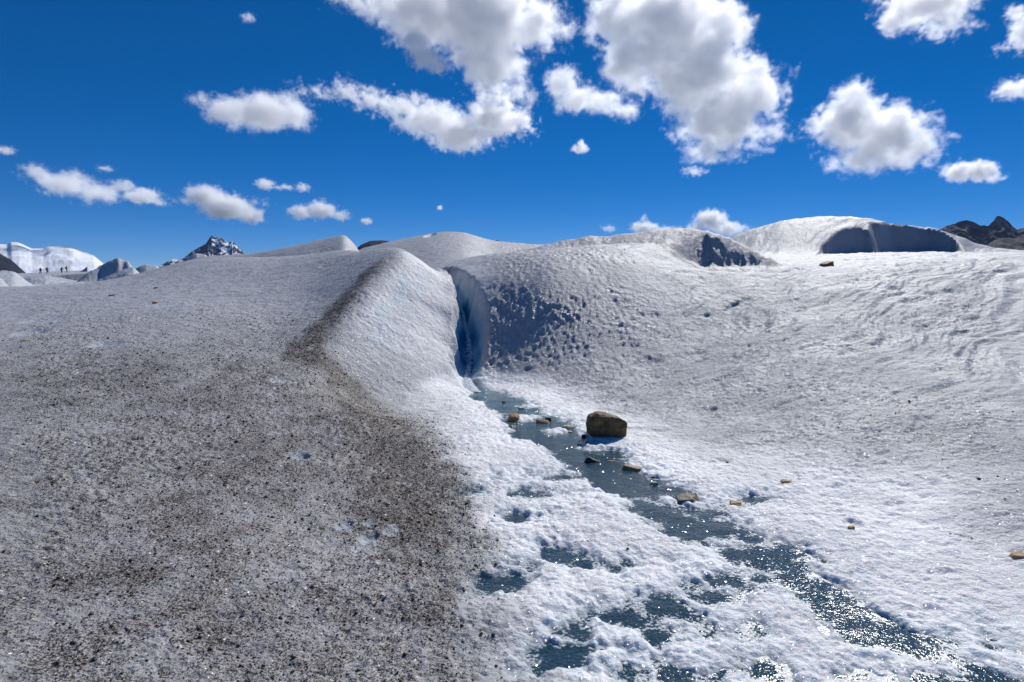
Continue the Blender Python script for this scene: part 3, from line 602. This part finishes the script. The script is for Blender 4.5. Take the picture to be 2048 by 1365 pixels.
mountain('snow_mountain', [(-420, 515, 4600), (-250, 480, 4600), (-100, 498, 4600), (0, 489, 4600), (14, 490, 4600), (22, 485, 4600), (36, 486, 4600), (48, 490, 4600), (62, 497, 4600), (86, 497, 4600), (96, 493, 4600), (140, 493, 4600), (165, 503, 4600), (186, 511, 4600), (205, 527, 4600), (225, 545, 4600), (260, 570, 4600)],
         1300, 900, 62, SNOW_FIELD, seed=1, freq=0.0024, concave=0.8)
mountain('dark_ridge', [(-700, 430, 2500), (-420, 470, 2500), (-250, 455, 2500), (-120, 480, 2500), (-40, 490, 2500), (0, 508, 2500), (20, 518, 2500), (34, 530, 2500), (50, 545, 2500), (75, 565, 2500)],
         500, 400, 30, ROCK_DARK, snow=0.2, seed=2, freq=0.006)
mountain('rock_peak', [(280, 560, 4300), (310, 540, 4300), (325, 529, 4300), (345, 519, 4300), (365, 517, 4300), (385, 503, 4300), (402, 493, 4300), (412, 487, 4300), (417, 480, 4300), (423, 471, 4300), (430, 476, 4300), (441, 476, 4300), (450, 482, 4300), (457, 486, 4300), (464, 483, 4300), (474, 491, 4300), (486, 505, 4300), (500, 530, 4300), (530, 570, 4300)],
         420, 420, 52, ROCK_PEAK, snow=0.62, seed=3, freq=0.009, n=(260, 120))
mountain('dark_hill', [(690, 545, 2600), (708, 502, 2600), (722, 490, 2600), (740, 482, 2600), (765, 481, 2600), (800, 486, 2600), (850, 520, 2600), (900, 545, 2600), (960, 490, 2650), (984, 485, 2650), (993, 480, 2650), (1004, 484, 2650), (1020, 486, 2650), (1060, 520, 2650)],
         500, 500, 12, ROCK_BROWN, snow=0.1, seed=4, freq=0.01)
mountain('dark_range', [(1780, 560, 3400), (1840, 488, 3400), (1872, 463, 3400), (1890, 456, 3400), (1905, 450, 3400), (1918, 446, 3400), (1934, 442, 3400), (1952, 449, 3400), (1962, 454, 3400), (1976, 454, 3400), (1984, 447, 3400), (1994, 435, 3400), (2004, 434, 3400), (2012, 440, 3400), (2022, 451, 3400), (2034, 460, 3400), (2048, 458, 3400), (2100, 470, 3400), (2200, 440, 3400), (2320, 470, 3400), (2500, 450, 3400), (2700, 520, 3400)],
         520, 600, 60, ROCK_DARK, snow=0.55, seed=5, freq=0.011, n=(480, 120), jag=.24)
mountain('brown_spur', [(1960, 545, 2400), (1972, 492, 2400), (1990, 480, 2400), (2005, 476, 2400), (2030, 477, 2400), (2060, 472, 2400), (2140, 480, 2400), (2300, 500, 2400), (2450, 545, 2400)],
         300, 400, 22, ROCK_BROWN, snow=0.1, seed=6, freq=0.01)

# ------------------------------------------------------------------ rocks
def surf_z(x, y):
    z = surface(np.array([x]), np.array([y]), np.array([0.02]))[0]; return float(z[0])
def stone_material(name, c1, c2, band_scale, band):
    t = NT(name); co = t.new('TexCoord').outputs['Object']
    n = t.noise(co, 9, 5, .65); n2 = t.noise(co, 45, 3, .6)
    sep = t.new('SeparateXYZ'); t.set(sep.inputs[0], co)
    w = t.new('TexWave', wave_type='BANDS', bands_direction='Z', ins={'Scale': band_scale, 'Distortion': 4.0, 'Detail': 3.0}); t.set(w.inputs['Vector'], co)
    col = t.mix(t.step(n, .3, .7), c1, c2)
    col = t.mix(t.math('MULTIPLY', w.outputs['Fac'], band), col, tuple(0.35 * c for c in c1))
    col = t.mix(t.math('MULTIPLY', t.step(n2, .55, .8), .5), col, tuple(0.3 * c for c in c1))
    bmp = t.new('Bump', ins={'Strength': 0.7, 'Distance': 0.012}); t.set(bmp.inputs['Height'], t.math('ADD', n, t.math('MULTIPLY', w.outputs['Fac'], band)))
    bs = t.new('BsdfPrincipled', ins={'Roughness': 0.75}); t.set(bs.inputs['Base Color'], col); t.set(bs.inputs['Normal'], bmp.outputs[0])
    return t.done(bs.outputs[0])
TAN = stone_material('tan_stone', (0.34, 0.195, 0.070), (0.50, 0.33, 0.145), 7, .3)
PALE = stone_material('pale_stone', (0.40, 0.33, 0.23), (0.52, 0.45, 0.34), 6, .25)
DARK = stone_material('dark_stone', (0.030, 0.027, 0.026), (0.075, 0.062, 0.05), 6, .3)
BOULDER = stone_material('boulder_stone', (0.050, 0.030, 0.014), (0.27, 0.175, 0.070), 4, .35)
GREY = stone_material('striped_stone', (0.25, 0.21, 0.15), (0.36, 0.31, 0.23), 22, .75)
RUST = stone_material('rust_stone', (0.26, 0.11, 0.03), (0.38, 0.19, 0.06), 5, .3)
from mathutils import noise as mnoise
def stone_mesh(name, pts, cuts, seed, rough):
    bm = bmesh.new()
    for p in pts: bm.verts.new(p)
    r = bmesh.ops.convex_hull(bm, input=bm.verts)
    bmesh.ops.delete(bm, geom=[v for v in bm.verts if not v.link_faces], context='VERTS')
    size = max(v.co.length for v in bm.verts)
    bmesh.ops.dissolve_limit(bm, angle_limit=0.12, verts=bm.verts, edges=bm.edges)
    bmesh.ops.bevel(bm, geom=list(bm.edges), offset=size * 0.012, segments=1, affect='EDGES')
    bmesh.ops.triangulate(bm, faces=bm.faces)
    for k in range(cuts):
        long = [e for e in bm.edges if e.calc_length() > size * 0.22 / (k + 1)]
        bmesh.ops.subdivide_edges(bm, edges=long, cuts=1)
        bmesh.ops.triangulate(bm, faces=bm.faces)
    bm.normal_update()
    for v in bm.verts:
        q = v.co / size * 2.3 + Vector((seed * 3.1, 0, 0))
        v.co += v.normal * size * rough * (mnoise.noise(q) + 0.5 * mnoise.noise(q * 2.7) + 0.3 * mnoise.noise(q * 6))
    me = bpy.data.meshes.new(name); bm.to_mesh(me); bm.free()
    return me
def stone(name, label, u, v, w, dep, h, mat, seed, rz=0.0, tilt=(0, 0), wet=False, cat='rock', group=None, wedge=0.0, sink=0.25, at=None):
    r = random.Random(seed)
    if at: x, y, z = at
    elif wet: x, y = flat(u, v); z = WATER_Z
    else: x, y, z = ground(u, v); z = surf_z(x, y)
    W = w * y / FPX; H = h * y / FPX; Dp = dep * y / FPX
    pts = []
    for k in range(7):
        an = 2 * math.pi * (k + r.uniform(-.42, .42)) / 7
        cx, cz = math.cos(an), math.sin(an)
        ex = abs(cx) ** 0.65 * (1 if cx > 0 else -1); ez = abs(cz) ** 0.65 * (1 if cz > 0 else -1)
        top = 1 - wedge * (0.5 + 0.5 * ex) + r.uniform(-.45, .05)
        pts.append(Vector((ex * W * .5 * r.uniform(.86, 1.02), ez * Dp * .5 * r.uniform(.86, 1.02), -H * .5)))
        pts.append(Vector((ex * W * .5 * r.uniform(.55, .98), ez * Dp * .5 * r.uniform(.55, .98), H * (top - .5))))
    me = stone_mesh(name, pts, 3, seed, 0.045)
    o = link(name, me, mat); o.location = (x, y + Dp * .35, z + H * (.5 - sink)); o.rotation_euler = (tilt[0], tilt[1], rz)
    return tag(o, label, cat, group)
# the boulder: outline as seen from the stream, drawn back into a block
bd = ground(1215, 873); byy = bd[1] + 0.02; bz = surf_z(bd[0], bd[1])
front = [(1176, 868), (1174, 851), (1180, 833), (1194, 828), (1212, 829), (1236, 836), (1256, 847), (1257, 860), (1249, 874), (1236, 877), (1200, 874), (1183, 873)]
fp = [P(u, v, byy) for u, v in front]; zlow = min(p[2] for p in fp); cxm = sum(p[0] for p in fp) / len(fp)
pts = []
for i, p in enumerate(fp):
    x, z = p[0] - cxm, p[2] - zlow
    bulge = 0.05 * math.sin(i * 2.1)
    pts.append(Vector((x, 0.02 + bulge, z)))
    pts.append(Vector((x * 1.02, 0.10, z * 1.0 if z < 0.1 else z)))
    pts.append(Vector((x * .80, 0.30 + bulge, z * .80)))
bo = link('boulder', stone_mesh('boulder', pts, 4, 5, 0.032), BOULDER); bo.location = (cxm, byy, max(bz - 0.015, zlow - .01))
tag(bo, 'largest dark brown boulder standing on the ice beside the stream', 'boulder')
stone('rock', 'tan slab with a sunlit tilted top, nearest stone to the slot, at the upper stream', 1028, 843, 30, 26, 17, TAN, 11, rz=-.5, tilt=(.25, .28), wet=True)
stone('rock', 'brown thin slab lying in the stream in front of a small black stone', 1087, 848, 31, 18, 8, TAN, 12, rz=-.2, tilt=(.1, .12), wet=True)
stone('rock', 'small black rounded stone touching the brown slab in the stream', 1097, 843, 15, 16, 10, DARK, 13, wet=True)
stone('rock', 'pale flat stone on slush between the brown slab and the boulder', 1138, 858, 26, 30, 8, PALE, 14, rz=.3, wet=True, wedge=.4, sink=.1)
stone('pebble', 'small whitish pebble just below the pale flat stone', 1140, 866, 11, 10, 5, PALE, 15, wet=True, cat='pebble')
stone('pebble', 'small dark brown pebble at the left foot of the boulder', 1168, 875, 11, 9, 7, DARK, 16, wet=True, cat='pebble')
stone('rock', 'black elongated stone with a raised left end amid the stream water', 1186, 925, 39, 18, 12, DARK, 17, rz=-.25, tilt=(0, .16), wet=True, wedge=.45)
stone('rock', 'reddish brown stone almost level with the water right of the black elongated stone', 1227, 924, 26, 16, 6, RUST, 18, wet=True, sink=.8)
stone('rock', 'long flat ochre slab on the right shore below the boulder', 1274, 942, 60, 34, 8, TAN, 19, rz=-.12, tilt=(.06, .08), wet=True, wedge=.3, sink=.1)
stone('pebble', 'small black pebble just above the pale lens-shaped stone on the right shore', 1307, 957, 12, 8, 5, DARK, 20, wet=True, cat='pebble')
stone('rock', 'small pale lens-shaped stone at the water edge under a black pebble', 1310, 971, 21, 18, 6, PALE, 21, wet=True, sink=.05)
stone('rock', 'grey striped wedge-shaped slab on the right shore of the stream', 1380, 1008, 58, 50, 13, GREY, 22, rz=-.15, tilt=(.15, -.1), wet=True, wedge=-.3, sink=.2)
stone('rock', 'small orange-tan wedge stone in a melt hole right of the striped slab', 1474, 1004, 27, 26, 9, TAN, 23, rz=-.4, tilt=(.2, .15), wedge=.2)
stone('rock', 'flat yellowish stone alone on clean ice right of the stream', 1576, 961, 31, 20, 7, TAN, 24, rz=-.1, wedge=.4)
stone('rock', 'rust brown block on the distant ledge below the hollow', 1655, 533, 34, 24, 14, RUST, 25, rz=.1, at=None, sink=.1)
stone('rock', 'flat ochre stone at the left edge of the dirty mound', 49, 686, 28, 26, 5, TAN, 26, sink=.45)
stone('pebble', 'dark flat stone high on the left mound, left of the others there', 225, 591, 22, 20, 4, DARK, 27, cat='pebble', sink=.4)
stone('pebble', 'dark reddish stone in the middle of the left mound', 311, 607, 18, 16, 6, RUST, 28, cat='pebble', sink=.4)
stone('pebble', 'small brown stone highest up on the left mound', 311, 577, 13, 12, 4, TAN, 29, cat='pebble', sink=.4)
stone('rock', 'tan flat rock cut by the right edge of the picture', 2044, 1114, 46, 30, 8, TAN, 30, rz=.1)
stone('pebble', 'small tan stone at the bottom of a melt hole on the right', 1704, 1058, 16, 12, 6, TAN, 31, cat='pebble')
stone('pebble', 'tiny cream pebble on slush below the melt hole', 1650, 1116, 12, 10, 7, PALE, 32, cat='pebble')
stone('pebble', 'tiny black pebble in the stream nearest the slot', 1007, 806, 8, 8, 5, DARK, 33, wet=True, cat='pebble')
stone('pebble', 'dark flat stone at the right shore behind the brown slab', 1042, 819, 15, 8, 3, DARK, 34, wet=True, cat='pebble', sink=.3)
stone('pebble', 'small dark stone under the tan tilted slab at the left shore', 1020, 855, 12, 8, 4, DARK, 35, wet=True, cat='pebble')
stone('pebble', 'tiny black stone alone on the dirty mound left of the dark crest', 369, 805, 8, 8, 4, DARK, 36, cat='pebble')
stone('pebble', 'black speck of stone in a dimple on the right ice plain', 1456, 928, 7, 6, 4, DARK, 37, cat='pebble')

# ------------------------------------------------------------------ hikers far off on the ice
def plain_material(name, c, r=0.8):
    t = NT(name); n = t.noise(t.new('TexCoord').outputs['Object'], 14, 3)
    bs = t.new('BsdfPrincipled', ins={'Roughness': r}); t.set(bs.inputs['Base Color'], t.mix(n, tuple(0.75 * k for k in c), tuple(1.2 * k for k in c)))
    return t.done(bs.outputs[0])
M_RED = plain_material('red_jacket', (0.22, 0.018, 0.012)); M_ORANGE = plain_material('orange_jacket', (0.30, 0.05, 0.01))
M_BLACK = plain_material('dark_trousers', (0.012, 0.012, 0.016)); M_SKIN = plain_material('skin', (0.42, 0.24, 0.17)); M_PACK = plain_material('backpack_cloth', (0.02, 0.018, 0.022))
def person(label, u, d, jacket, pose, face=0.0):
    x = U(u) * d; z = float(coarse(np.array([x]), np.array([d]))[0]); o0 = Vector((x, d, z))
    root = bpy.data.objects.new('person', None); C.objects.link(root); root.location = o0; root.rotation_euler = (0, 0, face); root.scale = (1.1, 1.1, 1.1)
    tag(root, label, 'person', 'hikers on the distant ice')
    st, lean, crouch = pose                                  # stride, forward lean, crouch
    hip = 0.92 - crouch * 0.45
    J = {'pelvis': (0, 0, hip), 'waist': (0, -.06 * lean, hip + .18), 'chest': (0, -.30 * lean, hip + .40), 'neck': (0, -.42 * lean, hip + .56), 'head': (0, -.50 * lean, hip + .68), 'crown': (0, -.53 * lean, hip + .82)}
    E = [('pelvis', 'waist'), ('waist', 'chest'), ('chest', 'neck'), ('neck', 'head'), ('head', 'crown')]
    Rr = {'pelvis': .18, 'waist': .18, 'chest': .23, 'neck': .07, 'head': .105, 'crown': .085}
    for s in (-1, 1):
        k = 'l' if s < 0 else 'r'
        J[k + 'hip'] = (s * .10, 0, hip - .06); J[k + 'knee'] = (s * .12, -.12 - crouch * .35 + s * st * .10, hip * .52 + crouch * .12); J[k + 'ankle'] = (s * .12, s * st * .28 + .02, .09); J[k + 'toe'] = (s * .13, s * st * .28 - .17, .04)
        J[k + 'sho'] = (s * .21, -.34 * lean, hip + .48); J[k + 'elb'] = (s * .31, -.36 * lean - .04 - s * st * .08, hip + .22); J[k + 'wri'] = (s * .27, -.50 * lean - .20 - s * st * .10, hip + .06); J[k + 'han'] = (s * .26, -.52 * lean - .27 - s * st * .1, hip + .0)
        E += [('pelvis', k + 'hip'), (k + 'hip', k + 'knee'), (k + 'knee', k + 'ankle'), (k + 'ankle', k + 'toe'), ('chest', k + 'sho'), (k + 'sho', k + 'elb'), (k + 'elb', k + 'wri'), (k + 'wri', k + 'han')]
        Rr.update({k + 'hip': .12, k + 'knee': .075, k + 'ankle': .06, k + 'toe': .05, k + 'sho': .085, k + 'elb': .06, k + 'wri': .045, k + 'han': .04})
    names = list(J); me = bpy.data.meshes.new('body'); me.from_pydata([J[n] for n in names], [(names.index(a), names.index(b)) for a, b in E], [])
    b = link('body', me, None, root)
    md = b.modifiers.new('skin', 'SKIN'); b.modifiers.new('sub', 'SUBSURF').levels = 1; b.modifiers['sub'].render_levels = 1
    for i, n in enumerate(names):
        me.skin_vertices[0].data[i].radius = (Rr[n], Rr[n]); me.skin_vertices[0].data[i].use_root = n == 'pelvis'
    dg = bpy.context.evaluated_depsgraph_get(); bm_ = bpy.data.meshes.new_from_object(b.evaluated_get(dg))
    b.modifiers.clear(); b.data = bm_
    for mt in (jacket, M_BLACK, M_SKIN): bm_.materials.append(mt)
    for f in bm_.polygons:
        zc = f.center.z; f.use_smooth = True
        f.material_index = 1 if zc < hip - .02 else (2 if zc > hip + .60 and zc < hip + .76 and f.center.y < -.5 * lean - .03 else 0)
    bm = bmesh.new(); bmesh.ops.create_cube(bm, size=1)
    for v in bm.verts: v.co = Vector((v.co.x * .30, v.co.y * .17 + .24 - .26 * lean, v.co.z * (.46 if v.co.y < 0 else .40) + hip + .32))
    bmesh.ops.bevel(bm, geom=list(bm.edges), offset=.05, segments=2, affect='EDGES')
    pm = bpy.data.meshes.new('backpack'); bm.to_mesh(pm); bm.free(); link('backpack', pm, M_PACK, root)
    return root
person('hiker in a dark red jacket standing at the left end of the distant group', 84.5, 190, M_RED, (.8, .10, 0), .4)
person('hiker in dark clothes slightly behind, second from left in the distant group', 97.5, 191, M_RED, (.5, .15, 0), 2.6)
person('crouching hiker in dark red, third from left in the distant group', 126, 191, M_RED, (.3, .75, .55), 1.2)
person('hiker in an orange red jacket at the right end of the distant group', 136, 192, M_ORANGE, (.6, .25, .1), 2.2)

# ------------------------------------------------------------------ clouds: real volumes of droplets high above the ice
CLOUD_BASE = 520.0
def cloud_material(name, dens):
    m = bpy.data.materials.new(name); m.use_nodes = True; t = m.node_tree; t.nodes.clear()
    o = t.nodes.new('ShaderNodeOutputMaterial'); pv = t.nodes.new('ShaderNodeVolumePrincipled'); t.links.new(pv.outputs[0], o.inputs['Volume'])
    pv.inputs['Density'].default_value = dens; pv.inputs['Color'].default_value = (1, 1, 1, 1); pv.inputs['Anisotropy'].default_value = 0.5
    return m
def cloud(label, blobs, dens=7.0, vox=0.55, wisp=0.5, scale=3.0, sharp=1.0, base=1.0):
    """blobs: photo position and half-sizes; vox: voxel edge in photo pixels x 4; wisp: how ragged"""
    vmax = max(b[1] + b[3] for b in blobs); D = base * CLOUD_BASE / ray(1024, vmax)[1]
    bl = []
    for u, v, ru, rv in blobs:
        x, y, z = P(u, v, D); r, rz = ru * D / FPX, rv * D / FPX
        bl.append((Vector((x, y, z)), Vector((r, 0.55 * (r + rz), rz))))
    lo = Vector([min(c[i] - 1.4 * r[i] for c, r in bl) for i in range(3)]); hi = Vector([max(c[i] + 1.4 * r[i] for c, r in bl) for i in range(3)])
    S = sum(math.sqrt(r.x * r.z) for c, r in bl) / len(bl); big = max(r.z for c, r in bl)
    cen = (lo + hi) / 2
    ng = bpy.data.node_groups.new('cloud_shape', 'GeometryNodeTree'); ng.interface.new_socket('Geometry', in_out='OUTPUT', socket_type='NodeSocketGeometry')
    N, L = ng.nodes, ng.links
    def mth(op, *a):
        n = N.new('ShaderNodeMath'); n.operation = op
        for i, v in enumerate(a):
            if isinstance(v, (int, float)): n.inputs[i].default_value = v
            else: L.new(v, n.inputs[i])
        return n.outputs[0]
    def vm(op, a, b):
        n = N.new('ShaderNodeVectorMath'); n.operation = op
        for i, v in enumerate((a, b)):
            if v is None: continue
            if isinstance(v, bpy.types.NodeSocket): L.new(v, n.inputs[i])
            else: n.inputs[i].default_value = v
        return n
    pos = N.new('GeometryNodeInputPosition').outputs[0]
    acc = None
    for c, r in bl:
        c = c - cen
        l = vm('LENGTH', vm('DIVIDE', vm('SUBTRACT', pos, c).outputs[0], r).outputs[0], None).outputs['Value']
        l = mth('MULTIPLY', mth('SUBTRACT', l, 1.0), min(r.x, r.z) / S)
        acc = l if acc is None else mth('SMOOTH_MIN', acc, l, 0.2)
    def noise(sc, det, rough):
        n = N.new('ShaderNodeTexNoise'); n.inputs['Scale'].default_value = sc / S; n.inputs['Detail'].default_value = det; n.inputs['Roughness'].default_value = rough
        sh = vm('ADD', pos, cen); L.new(sh.outputs[0], n.inputs['Vector']); return n.outputs[0]
    wn_ = N.new('ShaderNodeTexNoise'); wn_.inputs['Scale'].default_value = 1.5 / S; wn_.inputs['Detail'].default_value = 3.0; L.new(vm('ADD', pos, cen).outputs[0], wn_.inputs['Vector'])
    wsub = vm('SUBTRACT', wn_.outputs['Color'], (0.5, 0.5, 0.5)); wsc = vm('MULTIPLY', wsub.outputs[0], (1.1 * S, 1.1 * S, 0.7 * S)); warped = vm('ADD', vm('ADD', pos, cen).outputs[0], wsc.outputs[0])
    nn = N.new('ShaderNodeTexNoise'); nn.inputs['Scale'].default_value = scale * 0.55 / S; nn.inputs['Detail'].default_value = 9.0; nn.inputs['Roughness'].default_value = 0.67; L.new(warped.outputs[0], nn.inputs['Vector'])
    n1 = nn.outputs[0]
    f = mth('ADD', mth('SUBTRACT', -0.14, acc), mth('MULTIPLY', mth('SUBTRACT', n1, 0.5), wisp * 5.0))
    den = mth('MINIMUM', mth('MAXIMUM', mth('MULTIPLY', f, sharp), 0.0), 1.0)
    vc = N.new('GeometryNodeVolumeCube'); L.new(den, vc.inputs['Density']); vc.inputs['Min'].default_value = lo - cen; vc.inputs['Max'].default_value = hi - cen
    ext = hi - lo; px = vox * 4 * D / FPX
    for i, nm in enumerate(('Resolution X', 'Resolution Y', 'Resolution Z')): vc.inputs[nm].default_value = int(min(230, max(10, ext[i] / (px * (1.6 if i == 1 else 1)))))
    sm_ = N.new('GeometryNodeSetMaterial'); sm_.inputs['Material'].default_value = cloud_material('cloud_droplets', dens / S); L.new(vc.outputs[0], sm_.inputs['Geometry'])
    go = N.new('NodeGroupOutput'); L.new(sm_.outputs[0], go.inputs[0])
    ob = bpy.data.objects.new('cloud', bpy.data.volumes.new('cloud')); C.objects.link(ob); ob.location = cen
    ob.modifiers.new('shape', 'NODES').node_group = ng
    return tag(ob, label, 'cloud', 'fair-weather clouds')
cloud('wide white cloud with a grey middle cut by the top edge left of centre', [(700, 2, 40, 22), (775, 8, 60, 36), (860, 25, 105, 68), (965, 35, 110, 85), (1065, 48, 70, 52), (985, 125, 72, 58), (940, 100, 60, 40), (1030, 175, 38, 26), (1045, 195, 18, 20), (985, 165, 40, 24)], 4.8, .75, .72)
cloud('small ragged cloud hanging under the left part of the wide top cloud', [(828, 85, 28, 30), (850, 115, 34, 24), (872, 130, 26, 20)], 4.5, .6, .6)
cloud('long ragged white cloud slanting down to the right in mid sky', [(690, 180, 28, 18), (738, 198, 44, 18), (800, 214, 56, 22), (860, 240, 72, 32), (920, 266, 72, 36), (985, 238, 60, 38), (1030, 240, 40, 26), (990, 194, 34, 20), (940, 286, 40, 16), (1052, 266, 18, 12), (625, 184, 38, 9)], 5.2, .75, .75)
cloud('bright cloud with a round head and a tail to the right, right of centre', [(1124, 168, 38, 36), (1150, 200, 50, 30), (1205, 206, 56, 24), (1250, 222, 32, 22)], 4.6, .7, .55, base=1.5)
cloud('largest cloud with grey-violet shaded cores right of centre', [(1240, 40, 70, 60), (1330, 45, 110, 80), (1440, 60, 60, 60), (1270, 125, 75, 60), (1390, 140, 110, 80), (1490, 185, 75, 60), (1440, 235, 95, 70), (1425, 290, 52, 34), (1530, 266, 44, 20), (1210, 150, 26, 16)], 6.8, .8, .68)
cloud('billowing round cloud with a peaked top on the right', [(1705, 195, 42, 36), (1700, 245, 75, 55), (1770, 265, 85, 55), (1730, 310, 80, 36), (1810, 300, 70, 38), (1865, 280, 24, 26), (1668, 262, 34, 36)], 5.6, .75, .62)
cloud('small white cloud low on the right above the dark range', [(1920, 345, 36, 22), (1960, 342, 38, 22), (1990, 355, 22, 12)], 6.5, .6)
cloud('cloud cut by the top edge in the right corner', [(1855, 12, 92, 42), (1800, 35, 42, 30), (1890, 45, 55, 24)], 5.5, .8, .6)
cloud('small cloud cut by the right edge of the picture', [(2020, 180, 34, 22), (2065, 172, 40, 26)], 5.5, .7)
cloud('faint ragged cloud in the top right corner', [(2050, 60, 24, 45), (2030, 25, 18, 16), (2000, 97, 18, 8)], 2.5, .7, .65)
cloud('oval white cloud alone in the upper left sky', [(405, 200, 34, 16), (460, 222, 60, 32), (530, 225, 88, 38), (590, 232, 45, 30)], 7, .7, .45)
cloud('long white cloud low at the left, first of the low row', [(70, 345, 34, 20), (130, 368, 60, 28), (195, 386, 58, 22)], 6.5, .7)
cloud('narrow slanting cloud touching the first of the low row', [(245, 372, 26, 14), (285, 392, 42, 18), (320, 405, 18, 10)], 5, .6)
cloud('rounded white cloud above the rock peak', [(412, 392, 46, 24), (452, 414, 58, 28), (500, 430, 32, 20), (365, 402, 20, 8), (515, 408, 22, 10)], 6.5, .7)
cloud('thin two-knot cloud above and right of the rock peak cloud', [(530, 368, 22, 12), (568, 375, 26, 6), (606, 376, 16, 10)], 4, .5)
cloud('small humped cloud last of the low row, left of centre', [(602, 425, 30, 16), (642, 420, 34, 20), (682, 430, 20, 14)], 6, .6)
cloud('tiny cloud just right of the low row above the pointed hump', [(733, 443, 13, 8)], 5, .5)
cloud('scrap of cloud cut by the left edge', [(8, 302, 24, 10)], 4, .5)
cloud('tiny triangular cloud alone below the bright cloud right of centre', [(1160, 298, 20, 10), (1162, 289, 10, 10)], 4.5, .5)
cloud('low white cloud peeping over the near hump, left one', [(1288, 455, 32, 14), (1335, 462, 32, 10), (1288, 440, 9, 12)], 4.5, .5)
cloud('low towering white cloud behind the near hump, right one', [(1420, 440, 36, 24), (1455, 458, 42, 18), (1395, 455, 20, 18), (1495, 464, 24, 8)], 5, .5)
cloud('faint wisp below the largest cloud', [(1390, 343, 26, 10)], 2.0, .5, .65)
cloud('faint wisp above the back hump, left of the low white clouds', [(1217, 458, 16, 8)], 2.2, .5, .65)
cloud('tiny puff high above the back hump', [(880, 416, 7, 6)], 3.5, .4)
cloud('tiny streak above the first low cloud at the left', [(211, 338, 18, 7)], 3.0, .5)
cloud('thin flat streak of cloud beside the dark range', [(1800, 455, 26, 4), (1850, 459, 26, 4)], 4.0, .4)
cloud('faint wisp in the empty upper left sky', [(496, 36, 16, 10)], 1.8, .5, .6)

# ------------------------------------------------------------------ the air between here and the mountains
bm = bmesh.new(); bmesh.ops.create_cube(bm, size=1)
for v in bm.verts: v.co = Vector((v.co.x * 14000, v.co.y * 14000 + 500, 400 if v.co.z > 0 else -60))
hm = bpy.data.meshes.new('haze'); bm.to_mesh(hm); bm.free()
hmat = bpy.data.materials.new('thin_air'); hmat.use_nodes = True; ht = hmat.node_tree; ht.nodes.clear()
ho = ht.nodes.new('ShaderNodeOutputMaterial'); hv = ht.nodes.new('ShaderNodeVolumePrincipled'); ht.links.new(hv.outputs[0], ho.inputs['Volume'])
hv.inputs['Color'].default_value = (0.40, 0.60, 1.0, 1); hv.inputs['Density'].default_value = 2.0e-5
tag(link('haze', hm, hmat), kind='stuff')
